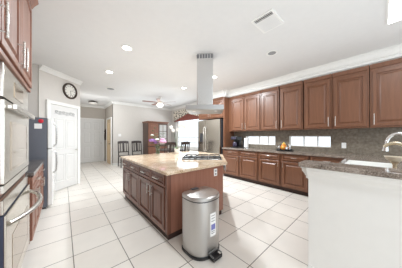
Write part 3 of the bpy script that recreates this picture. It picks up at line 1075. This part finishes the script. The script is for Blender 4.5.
flowers = [('purple', (-0.10, -0.03, 0.30), 0.075, 'purple bloom at the left of the vase bouquet'),
           ('purple', (-0.05, 0.02, 0.25), 0.06, 'small purple bloom low in the vase bouquet'),
           ('pink', (0.12, -0.08, 0.275), 0.08, 'largest pink bloom at the right of the vase bouquet'),
           ('pink', (0.09, 0.02, 0.33), 0.055, 'pink bloom high at the right of the vase bouquet'),
           ('white_petal', (0.0, -0.05, 0.33), 0.045, 'white bloom in the middle of the vase bouquet'),
           ('white_petal', (-0.13, 0.03, 0.43), 0.035, 'tall white bloom at the top left of the vase bouquet')]
for k, (mt, p, r, words) in enumerate(flowers):
    p = (p[0] * 1.15, p[1] * 1.3, p[2] * 1.06)
    r *= 1.25
    f = thing('cut_flower', words, 'flower', (1.72, 3.55, 0.8805), -YAW, 'cut flowers in the glass vase')
    ruffle(p, r, k).build('bloom', M[mt], f, smooth=True)
    sx = [-0.02, 0.015, 0.02, -0.008, 0.004, -0.015][k]
    st = MB().tube([(sx, 0.012 * (k - 2.5) * 0.6, 0.02), (sx + p[0] * 0.15, p[1] * 0.3, 0.17), (p[0] * 0.8, p[1] * 0.9, p[2] - r * 0.4), p], 0.004, 8)
    stem = st.build('stem', M['leaf'], f, smooth=True)
    lb = MB()
    rnd = random.Random(k + 50)
    for q in range(5):
        a = rnd.uniform(0, 2 * PI)
        c0 = Vector((p[0] * 0.7, p[1] * 0.7, p[2] * (0.75 + 0.15 * q)))
        d = Vector((math.cos(a), math.sin(a), 0.25)) * 0.13
        sd = Vector((-math.sin(a), math.cos(a), 0)) * 0.026
        up = Vector((0, 0, 0.002))
        lb.loft([[c0 - up, c0 + up, c0 + up * 1.1], [c0 + d * 0.5 - sd, c0 + d * 0.5 + up * 4, c0 + d * 0.5 + sd], [c0 + d - up, c0 + d + up, c0 + d + up * 1.1]])
    lb.build('leaf', M['leaf'], stem)

t = thing('potted_orchid', 'white orchid in a pale pot on the island beside the cooktop', 'orchid', (2.18, 3.42, 0.8805), -YAW)
MB().lathe([(0.045, 0), (0.058, 0.02), (0.07, 0.1), (0.072, 0.12), (0.062, 0.12), (0.05, 0.1), (0.01, 0.1)], n=20).build('pot', M['ceramic'], t, smooth=True)
b = MB()
b.tube([(0, 0, 0.1), (-0.01, 0, 0.35), (0.03, 0, 0.6), (0.1, 0, 0.72), (0.18, 0.0, 0.70)], 0.005, 8)
b.tube([(0, 0, 0.1), (-0.04, 0.01, 0.35), (-0.09, 0.02, 0.58), (-0.15, 0.02, 0.66)], 0.005, 8)
b.build('stem', M['leaf'], t, smooth=True)
for a in (0.3, 2.0, 3.6, 5.0):
    c0, d = Vector((0, 0, 0.11)), Vector((math.cos(a) * 0.16, math.sin(a) * 0.16, 0.05))
    sd = Vector((-math.sin(a), math.cos(a), 0)) * 0.03
    up = Vector((0, 0, 0.004))
    MB().loft([[c0 - sd * 0.3, c0 + up, c0 + sd * 0.3], [c0 + d * 0.5 - sd + up, c0 + d * 0.5 + up * 2.5, c0 + d * 0.5 + sd + up], [c0 + d - sd * 0.1, c0 + d + up, c0 + d + sd * 0.1]]).build('leaf', M['leaf'], t)
for c in ((0.02, -0.01, 0.6), (0.08, -0.01, 0.71), (0.13, -0.01, 0.72), (0.18, -0.01, 0.68), (-0.15, 0.01, 0.66), (-0.1, 0.01, 0.58)):
    b = MB()
    for k in range(5):
        a = 2 * PI * k / 5 + 0.3
        b.ball((c[0] + 0.026 * math.cos(a), c[1], c[2] + 0.026 * math.sin(a)), 0.024, 1, 0.25, 1, 8, 5)
    b.ball((c[0], c[1] - 0.008, c[2]), 0.01)
    b.build('blossom', M['white_petal'], t, smooth=True)

# ---------------------------------------------------------------- counter items on the right
z0 = 0.9455
t = thing('coffee_maker', 'black coffee maker on the right counter beside the tall fridge panel', 'coffee maker', (4.2, 3.08, z0), -PI / 2)
MB().box((-0.13, -0.13, 0), (0.13, 0.15, 0.03)).build('base', M['black'], t, bevel=0.008)
MB().box((-0.12, 0.03, 0.03), (0.12, 0.15, 0.27)).build('water_tank', M['black'], t, bevel=0.01)
MB().box((-0.13, -0.12, 0.25), (0.13, 0.15, 0.36)).build('brew_head', M['black'], t, bevel=0.015)
MB().lathe([(0.06, 0.031), (0.075, 0.06), (0.072, 0.14), (0.05, 0.18), (0.045, 0.18), (0.02, 0.17)], (0, -0.05, 0), 20).build('carafe', M['screen'], t, smooth=True)
MB().box((-0.09, -0.124, 0.275), (0.09, -0.119, 0.335)).build('control_panel', M['screen'], t)
t = thing('canister', 'dark canister standing between coffee maker and wall on the right counter', 'canister', (4.45, 2.93, z0))
MB().lathe([(0.05, 0), (0.055, 0.02), (0.055, 0.2)], n=20).build('body', M['charcoal'], t, smooth=True)
MB().lathe([(0.057, 0.2), (0.057, 0.225), (0.02, 0.235), (0.015, 0.255), (0.004, 0.26)], n=20).build('lid', M['black'], t, smooth=True)

t = thing('paper_towel_holder', 'white paper towel roll on upright holder beside the coffee maker', 'paper towel holder', (4.24, 2.72, z0))
MB().lathe([(0.085, 0), (0.085, 0.012), (0.07, 0.018)], n=24).build('base', M['chrome'], t, smooth=True)
MB().cyl((0, 0, 0.018), 0.008, 0.34, 12).build('post', M['chrome'], t, smooth=True)
MB().lathe([(0.02, 0.03), (0.066, 0.03), (0.066, 0.31), (0.02, 0.31)], n=28, ring=True).build('roll', M['paper'], t, smooth=True)
MB().ball((0, 0, 0.365), 0.016).build('finial', M['chrome'], t, smooth=True)

# tray with amber jar and silver pots
t = thing('round_tray', 'black round tray under the orange jar on the right counter', 'tray', (4.28, 1.62, z0))
MB().lathe([(0.17, 0), (0.19, 0.008), (0.2, 0.035), (0.19, 0.035), (0.175, 0.014), (0.02, 0.012)], n=32).build('dish', M['black'], t, smooth=True)
t = thing('orange_jar', 'bright orange and yellow jar in the middle of the black tray', 'jar', (4.25, 1.63, z0 + 0.013))
MB().lathe([(0.04, 0), (0.065, 0.03), (0.072, 0.08), (0.06, 0.125), (0.04, 0.15)], n=24).build('body', M['orange'], t, smooth=True)
MB().lathe([(0.044, 0.151), (0.048, 0.16), (0.03, 0.175), (0.012, 0.185), (0.014, 0.2), (0.004, 0.208)], n=20).build('lid', M['yellow'], t, smooth=True)
MB().ball((0.0 - 0.062, -0.0, 0.075), 0.03, 0.4, 1, 1).build('emblem', M['yellow'], t, smooth=True)
t = thing('teapot', 'silver teapot on the black tray left of the orange jar', 'teapot', (4.32, 1.76, z0 + 0.0145))
MB().lathe([(0.03, 0), (0.045, 0.02), (0.05, 0.06), (0.035, 0.1), (0.02, 0.11), (0.012, 0.125), (0.004, 0.13)], n=20).build('body', M['chrome'], t, smooth=True)
MB().tube([(0, 0.045, 0.05), (0, 0.075, 0.07), (0, 0.085, 0.1)], [0.01, 0.008, 0.006]).build('spout', M['chrome'], t, smooth=True)
MB().tube([(-0.0, -0.045, 0.08), (0, -0.05, 0.1), (0, -0.04, 0.11)], 0.005).build('handle', M['chrome'], t, smooth=True)
for k, (x, y, h, words) in enumerate(((4.27, 1.50, 0.16, 'taller silver shaker on the black tray right of the orange jar'), (4.19, 1.545, 0.1, 'shorter silver shaker on the black tray in front of the taller one'))):
    s = thing('shaker', words, 'shaker', (x, y, z0 + 0.013), 0, 'silver shakers on the tray')
    MB().lathe([(0.03, 0), (0.034, 0.01), (0.027, h * 0.7)], n=16).build('body', M['chrome'], s, smooth=True)
    MB().lathe([(0.028, h * 0.7), (0.024, h * 0.9), (0.008, h)], n=16).build('cap', M['nickel'], s, smooth=True)


def outlet(loc, rotz, label, w=0.075, h=0.12):
    o = tag(MB().box((-w / 2, -0.006, -h / 2), (w / 2, 0, h / 2)).build('wall_outlet', M['paper'], loc=loc, rotz=rotz, bevel=0.002), label, 'outlet')
    b = MB()
    for z in (-0.025, 0.025):
        b.box((-0.017, -0.0075, z - 0.014), (0.017, -0.0055, z + 0.014))
    b.build('socket', M['ceramic'], o)
    return o


outlet((WX - 0.0225, 0.52, 1.115), -PI / 2, 'white outlet plate on the granite backsplash right of the low windows')
o = outlet((1.93, 7.839, 1.36), 0, 'white double switch plate on the far wall above the dining chairs', 0.12, 0.12)
o.name = 'light_switch'
o['category'] = 'switch'

# ---------------------------------------------------------------- clock on the angled wall
sclock = 0.335
cw = (C1[0] - sclock * S2 + 0.002 * S2, C1[1] - sclock * S2 - 0.002 * S2)
t = thing('wall_clock', 'round dark framed wall clock above the pantry door', 'clock', (cw[0], cw[1], 2.50), PI / 4)
R = 0.205
MB().lathe([(R - 0.04, -0.001), (R, -0.001), (R, -0.03), (R - 0.02, -0.04), (R - 0.04, -0.03), (R - 0.045, -0.008)], n=36, axis='y', ring=True).build('rim', M['bronze'], t, smooth=True)
MB().cyl((0, -0.012, 0), R - 0.04, 0.01, 36, 'y').build('face', M['clock_face'], t, smooth=True)
b = MB()
for k in range(12):
    a = 2 * PI * k / 12
    r0, r1 = (0.115, 0.15)
    b.tube([(r0 * math.sin(a), -0.0145, r0 * math.cos(a)), (r1 * math.sin(a), -0.0145, r1 * math.cos(a))], 0.005, 6)
b.build('hour_marks', M['bronze'], t)
MB().tube([(0, -0.017, 0), (0.075, -0.017, 0.02)], 0.005, 6).build('hour_hand', M['bronze'], t)
MB().tube([(0, -0.02, 0), (0.02, -0.02, -0.115)], 0.0035, 6).build('minute_hand', M['bronze'], t)

# ---------------------------------------------------------------- ceiling fittings
spots = [((0.836, 2.92), 'recessed ceiling light nearest the photographer, left of the hood chimney'),
         ((0.833, 4.293), 'recessed ceiling light further back, near the wall clock'),
         ((2.91, 1.323), 'unlit recessed ceiling light by the ceiling vent at the right'),
         ((2.908, 4.149), 'recessed ceiling light between the ceiling fan and the hood chimney'),
         ((2.955, 2.859), 'recessed ceiling light just behind the hood chimney')]
for k, ((x, y), words) in enumerate(spots):
    t = thing('recessed_light', words, 'ceiling light', (x, y, CEIL), 0, 'recessed ceiling lights')
    MB().lathe([(0.07, -0.0005), (0.1, -0.0005), (0.1, -0.006), (0.085, -0.01), (0.07, -0.006)], n=28, ring=True).build('trim_ring', M['white'], t, smooth=True)
    MB().cyl((0, 0, -0.004), 0.07, 0.0035, 24).build('lens', M['lamp'] if k != 2 else M['grey_print'], t)
    if k != 2:
        area('recessed_lamp', (x, y, CEIL - 0.015), (0, 0, 0), 0.13, (28, 9, 0, 38, 75)[k], (0.88, 0.95, 1.0))

t = thing('ceiling_vent', 'white louvred square air vent in the ceiling, near the unlit recessed light', 'vent', (2.07, 1.0, CEIL))
b = MB()
b.box((-0.18, -0.145, -0.012), (0.18, -0.12, -0.0005)).box((-0.18, 0.12, -0.012), (0.18, 0.145, -0.0005))
b.box((-0.18, -0.12, -0.012), (-0.155, 0.12, -0.0005)).box((0.155, -0.12, -0.012), (0.18, 0.12, -0.0005))
b.build('frame', M['white'], t)
MB().box((-0.155, -0.12, -0.002), (0.155, 0.12, -0.0005)).build('duct', M['toe'], t)
for k in range(11):
    x = -0.138 + k * 0.028
    b = MB()
    if k < 2:
        b.box((x, -0.12, -0.012), (x + 0.004, 0.12, -0.003))
    else:
        b.loft([[(x - 0.006, y, -0.004), (x + 0.018, y, -0.014), (x + 0.02, y, -0.012), (x - 0.004, y, -0.003)] for y in (-0.12, 0.12)])
    b.build('louvre', M['ceiling'], t)

t = thing('ceiling_speaker', 'round white ceiling speaker in front of the hallway', 'speaker', (1.15, 5.76, CEIL))
MB().lathe([(0.11, -0.0005), (0.14, -0.0005), (0.14, -0.012), (0.11, -0.016)], n=28, ring=True).build('rim', M['white'], t, smooth=True)
MB().cyl((0, 0, -0.012), 0.11, 0.0115, 24).build('grille', M['grey_print'], t)

t = thing('hall_ceiling_light', 'dark bronze flush ceiling light in the entry hallway', 'ceiling light', (0.98, 8.33, CEIL))
MB().lathe([(0.07, -0.0005), (0.08, -0.01), (0.17, -0.05), (0.18, -0.07), (0.17, -0.075)], n=24).build('pan', M['bronze'], t, smooth=True)
MB().lathe([(0.165, -0.076), (0.13, -0.12), (0.06, -0.145), (0.01, -0.15)], n=24).build('shade', M['clock_face'], t, smooth=True)

t = thing('ceiling_light_panel', 'bright white light panel in the ceiling above the sink, upper right', 'ceiling light', (2.85, -0.5, CEIL))
b = MB()
b.box((-0.52, -0.47, -0.006), (0.52, -0.45, -0.0005)).box((-0.52, 0.43, -0.006), (0.52, 0.45, -0.0005))
b.box((-0.52, -0.45, -0.006), (-0.5, 0.43, -0.0005)).box((0.5, -0.45, -0.006), (0.52, 0.43, -0.0005))
b.build('frame', M['white'], t)
MB().box((-0.5, -0.45, -0.006), (0.5, 0.43, -0.001)).build('diffuser', M['panel_light'], t)

# ceiling fan
t = thing('ceiling_fan', 'ceiling fan with brown blades and frosted light in the dining area', 'ceiling fan', (2.87, 5.73, CEIL))
MB().lathe([(0.07, -0.0005), (0.07, -0.02), (0.03, -0.06)], n=20).build('canopy', M['nickel'], t, smooth=True)
MB().cyl((0, 0, -0.16), 0.014, 0.12, 12).build('downrod', M['nickel'], t, smooth=True)
MB().lathe([(0.03, -0.15), (0.1, -0.17), (0.12, -0.21), (0.1, -0.25), (0.05, -0.27)], n=24).build('motor', M['nickel'], t, smooth=True)
MB().lathe([(0.05, -0.27), (0.12, -0.29), (0.125, -0.33), (0.09, -0.385), (0.02, -0.41)], n=24).build('light_shade', M['shade'], t, smooth=True)
for k in range(5):
    a = math.radians(-52 + 72 * k)
    bl = MB()
    bl.loft([[(0.1, -0.02, -0.225), (0.1, 0.02, -0.225), (0.1, 0.02, -0.219), (0.1, -0.02, -0.219)],
             [(0.19, -0.05, -0.228), (0.19, 0.05, -0.212), (0.19, 0.05, -0.206), (0.19, -0.05, -0.222)],
             [(0.62, -0.065, -0.23), (0.62, 0.065, -0.21), (0.62, 0.065, -0.204), (0.62, -0.065, -0.224)],
             [(0.66, -0.04, -0.226), (0.66, 0.04, -0.214), (0.66, 0.04, -0.208), (0.66, -0.04, -0.22)]])
    bl.build('blade', M['blade'], t, rotz=a)

# ---------------------------------------------------------------- dining area
t = thing('armoire', 'red brown armoire with one glazed door against the far wall', 'armoire', (2.98, 7.2, 0))
w, dep, h = 1.05, 0.6, 1.95
b = MB()
b.box((0, 0, 0.08), (0.03, dep, h)).box((w - 0.03, 0, 0.08), (w, dep, h)).box((0.03, dep - 0.02, 0.08), (w - 0.03, dep, h))
b.box((0.03, 0, 0.08), (w - 0.03, dep - 0.02, 0.12)).box((0.03, 0, h - 0.04), (w - 0.03, dep - 0.02, h)).box((0.03, 0.02, 0.78), (w - 0.03, dep - 0.02, 0.82))
b.build('case', M['armoire_dark'], t)
b = MB()
b.loft([[(-0.01, -0.01, h), (w + 0.01, -0.01, h), (w + 0.01, dep, h), (-0.01, dep, h)], [(-0.04, -0.05, h + 0.06), (w + 0.04, -0.05, h + 0.06), (w + 0.04, dep, h + 0.06), (-0.04, dep, h + 0.06)],
        [(-0.04, -0.05, h + 0.075), (w + 0.04, -0.05, h + 0.075), (w + 0.04, dep, h + 0.075), (-0.04, dep, h + 0.075)]])
b.build('cornice', M['armoire'], t)
for x0 in (0, w - 0.08):
    for y0 in (0, dep - 0.08):
        MB().box((x0, y0, 0), (x0 + 0.08, y0 + 0.08, 0.08)).build('foot', M['armoire_dark'], t)
d = MB().panel(0.02, w / 2 - 0.003, 0.84, h - 0.02, -0.022, 0.022, [(0.07, 0), (0.08, 0.012), (0.1, 0.012), (0.13, 0.003)]).build('door', M['armoire'], t)
MB().ball((w / 2 - 0.04, -0.03, 1.35), 0.014).build('knob', M['brass'], d, smooth=True)
b = MB()
x0, x1, zA, zB = w / 2 + 0.003, w - 0.02, 0.84, h - 0.02
b.box((x0, -0.022, zA), (x0 + 0.06, 0, zB)).box((x1 - 0.06, -0.022, zA), (x1, 0, zB)).box((x0 + 0.06, -0.022, zA), (x1 - 0.06, 0, zA + 0.06)).box((x0 + 0.06, -0.022, zB - 0.06), (x1 - 0.06, 0, zB))
for z in (1.2, 1.55):
    b.box((x0 + 0.06, -0.018, z - 0.012), (x1 - 0.06, -0.004, z + 0.012))
b.box(((x0 + x1) / 2 - 0.012, -0.016, zA + 0.06), ((x0 + x1) / 2 + 0.012, -0.006, zB - 0.06))
d = b.build('glazed_door', M['armoire_dark'], t)
MB().box((x0 + 0.06, -0.01, zA + 0.06), (x1 - 0.06, -0.005, zB - 0.06)).build('pane', M['armoire_glass'], d)
for x0, x1 in ((0.02, w / 2 - 0.003), (w / 2 + 0.003, w - 0.02)):
    d = MB().panel(x0, x1, 0.1, 0.80, -0.022, 0.022, [(0.07, 0), (0.08, 0.012), (0.1, 0.012), (0.13, 0.003)]).build('door', M['armoire'], t)
    MB().ball(((w / 2 - 0.04) if x0 < 0.1 else (w / 2 + 0.04), -0.03, 0.5), 0.014).build('knob', M['brass'], d, smooth=True)

# dining chair: faces local -y
chair = thing('dining_chair', 'dark slat-back dining chair at the far wall, nearest the hallway', 'chair', (2.0, 7.27, 0), 0, 'dark dining chairs')
MB().box((-0.225, -0.22, 0.43), (0.225, 0.2, 0.48)).build('seat', M['dark_wood'], chair, bevel=0.012)
for x in (-0.205, 0.205):
    MB().tube([(x, -0.195, 0), (x, -0.195, 0.43)], [0.016, 0.021], 8).build('leg', M['dark_wood'], chair)
    MB().tube([(x, 0.25, 0), (x, 0.2, 0.43), (x, 0.205, 0.6), (x, 0.27, 1.07)], [0.017, 0.022, 0.021, 0.018], 8).build('leg', M['dark_wood'], chair)
b = MB()
b.loft([[(x, y0, 0.985 + dz), (x, y0 + 0.025, 0.985 + dz), (x, y0 + 0.035, 1.09 + dz), (x, y0 + 0.01, 1.09 + dz)] for x, y0, dz in ((-0.225, 0.25, -0.01), (-0.1, 0.262, 0.01), (0.1, 0.262, 0.01), (0.225, 0.25, -0.01))])
b.build('top_rail', M['dark_wood'], chair)
b = MB()
b.box((-0.2, 0.2, 0.60), (0.2, 0.222, 0.64))
b.build('lower_rail', M['dark_wood'], chair)
for x, hw in ((-0.12, 0.016), (0.0, 0.04), (0.12, 0.016)):
    b = MB()
    b.loft([[(x - hw, 0.203, 0.63), (x + hw, 0.203, 0.63), (x + hw, 0.215, 0.63), (x - hw, 0.215, 0.63)], [(x - hw, 0.258, 1.0), (x + hw, 0.258, 1.0), (x + hw, 0.27, 1.0), (x - hw, 0.27, 1.0)]])
    b.build('slat', M['dark_wood'], chair)
b = MB()
b.tube([(-0.205, -0.19, 0.2), (-0.205, 0.22, 0.2)], 0.01, 8).tube([(0.205, -0.19, 0.2), (0.205, 0.22, 0.2)], 0.01, 8)
b.build('stretcher', M['dark_wood'], chair)
copy_thing(chair, (2.58, 7.27, 0), 0, 'dark slat-back dining chair at the far wall, beside the armoire')
copy_thing(chair, (2.96, 5.3, 0), PI - 0.1, 'dark slat-back dining chair just behind the flower vase, back towards the kitchen')
copy_thing(chair, (3.58, 5.3, 0), PI + 0.1, 'dark slat-back dining chair behind the orchid, back towards the kitchen')
# table
t = thing('dining_table', 'dark round pedestal dining table in front of the bright window', 'table', (3.55, 6.0, 0))
MB().lathe([(0.6, 0.70), (0.62, 0.71), (0.62, 0.735), (0.6, 0.745)], n=40).build('tabletop', M['dark_wood'], t, smooth=True)
MB().lathe([(0.3, 0), (0.3, 0.03), (0.08, 0.1), (0.06, 0.35), (0.1, 0.6), (0.2, 0.70)], n=28).build('pedestal', M['dark_wood'], t, smooth=True)

# valance over the big window
t = thing('window_valance', 'red valance with floral points over the bright dining window', 'valance', (WX, 0, 0))
b = MB()
n = 24
front, back = [], []
for i in range(n + 1):
    y = 4.85 + (7.35 - 4.85) * i / n
    x = -0.10 - 0.012 * math.sin(i * 1.9)
    front.append((x, y))
rings = []
for (x, y) in front:
    rings.append([(x, y, 2.08), (x, y, 2.62), (x + 0.012, y, 2.62), (x + 0.012, y, 2.08)])
b.loft(rings)
b.box((-0.1, 4.85, 2.6), (-0.022, 7.35, 2.62)).box((-0.1, 4.84, 2.08), (-0.022, 4.855, 2.62)).box((-0.1, 7.345, 2.08), (-0.022, 7.36, 2.62))
b.build('red_skirt', M['red'], t)
for pts in ([(7.36, 2.63), (7.36, 2.09), (6.1, 2.40), (6.1, 2.63)], [(4.84, 2.63), (4.84, 2.09), (6.1, 2.40), (6.1, 2.63)]):
    b = MB()
    b.loft([[(-0.125, y, z) for y, z in pts], [(-0.115, y, z) for y, z in pts]])
    b.build('floral_point', M['floral'], t)

# dark dried-flower swag on the hall wall
t = thing('wall_swag', 'dark dried flower swag hanging on the hallway right wall', 'wall decoration', (1.655, 9.33, 1.1))
b = MB()
rnd = random.Random(3)
for k in range(16):
    z = 0.05 + 0.5 * k / 16
    b.ball((-0.04 + rnd.uniform(-0.015, 0.015), rnd.uniform(-0.07, 0.07) * (0.5 + 0.5 * math.sin(PI * k / 16)), z), rnd.uniform(0.03, 0.045), 0.8, 1, 1, 8, 5)
b.build('blossoms', M['bronze'], t, smooth=True)
MB().box((-0.025, -0.02, 0.0), (-0.0, 0.02, 0.6)).build('backing', M['dark_wood'], t)
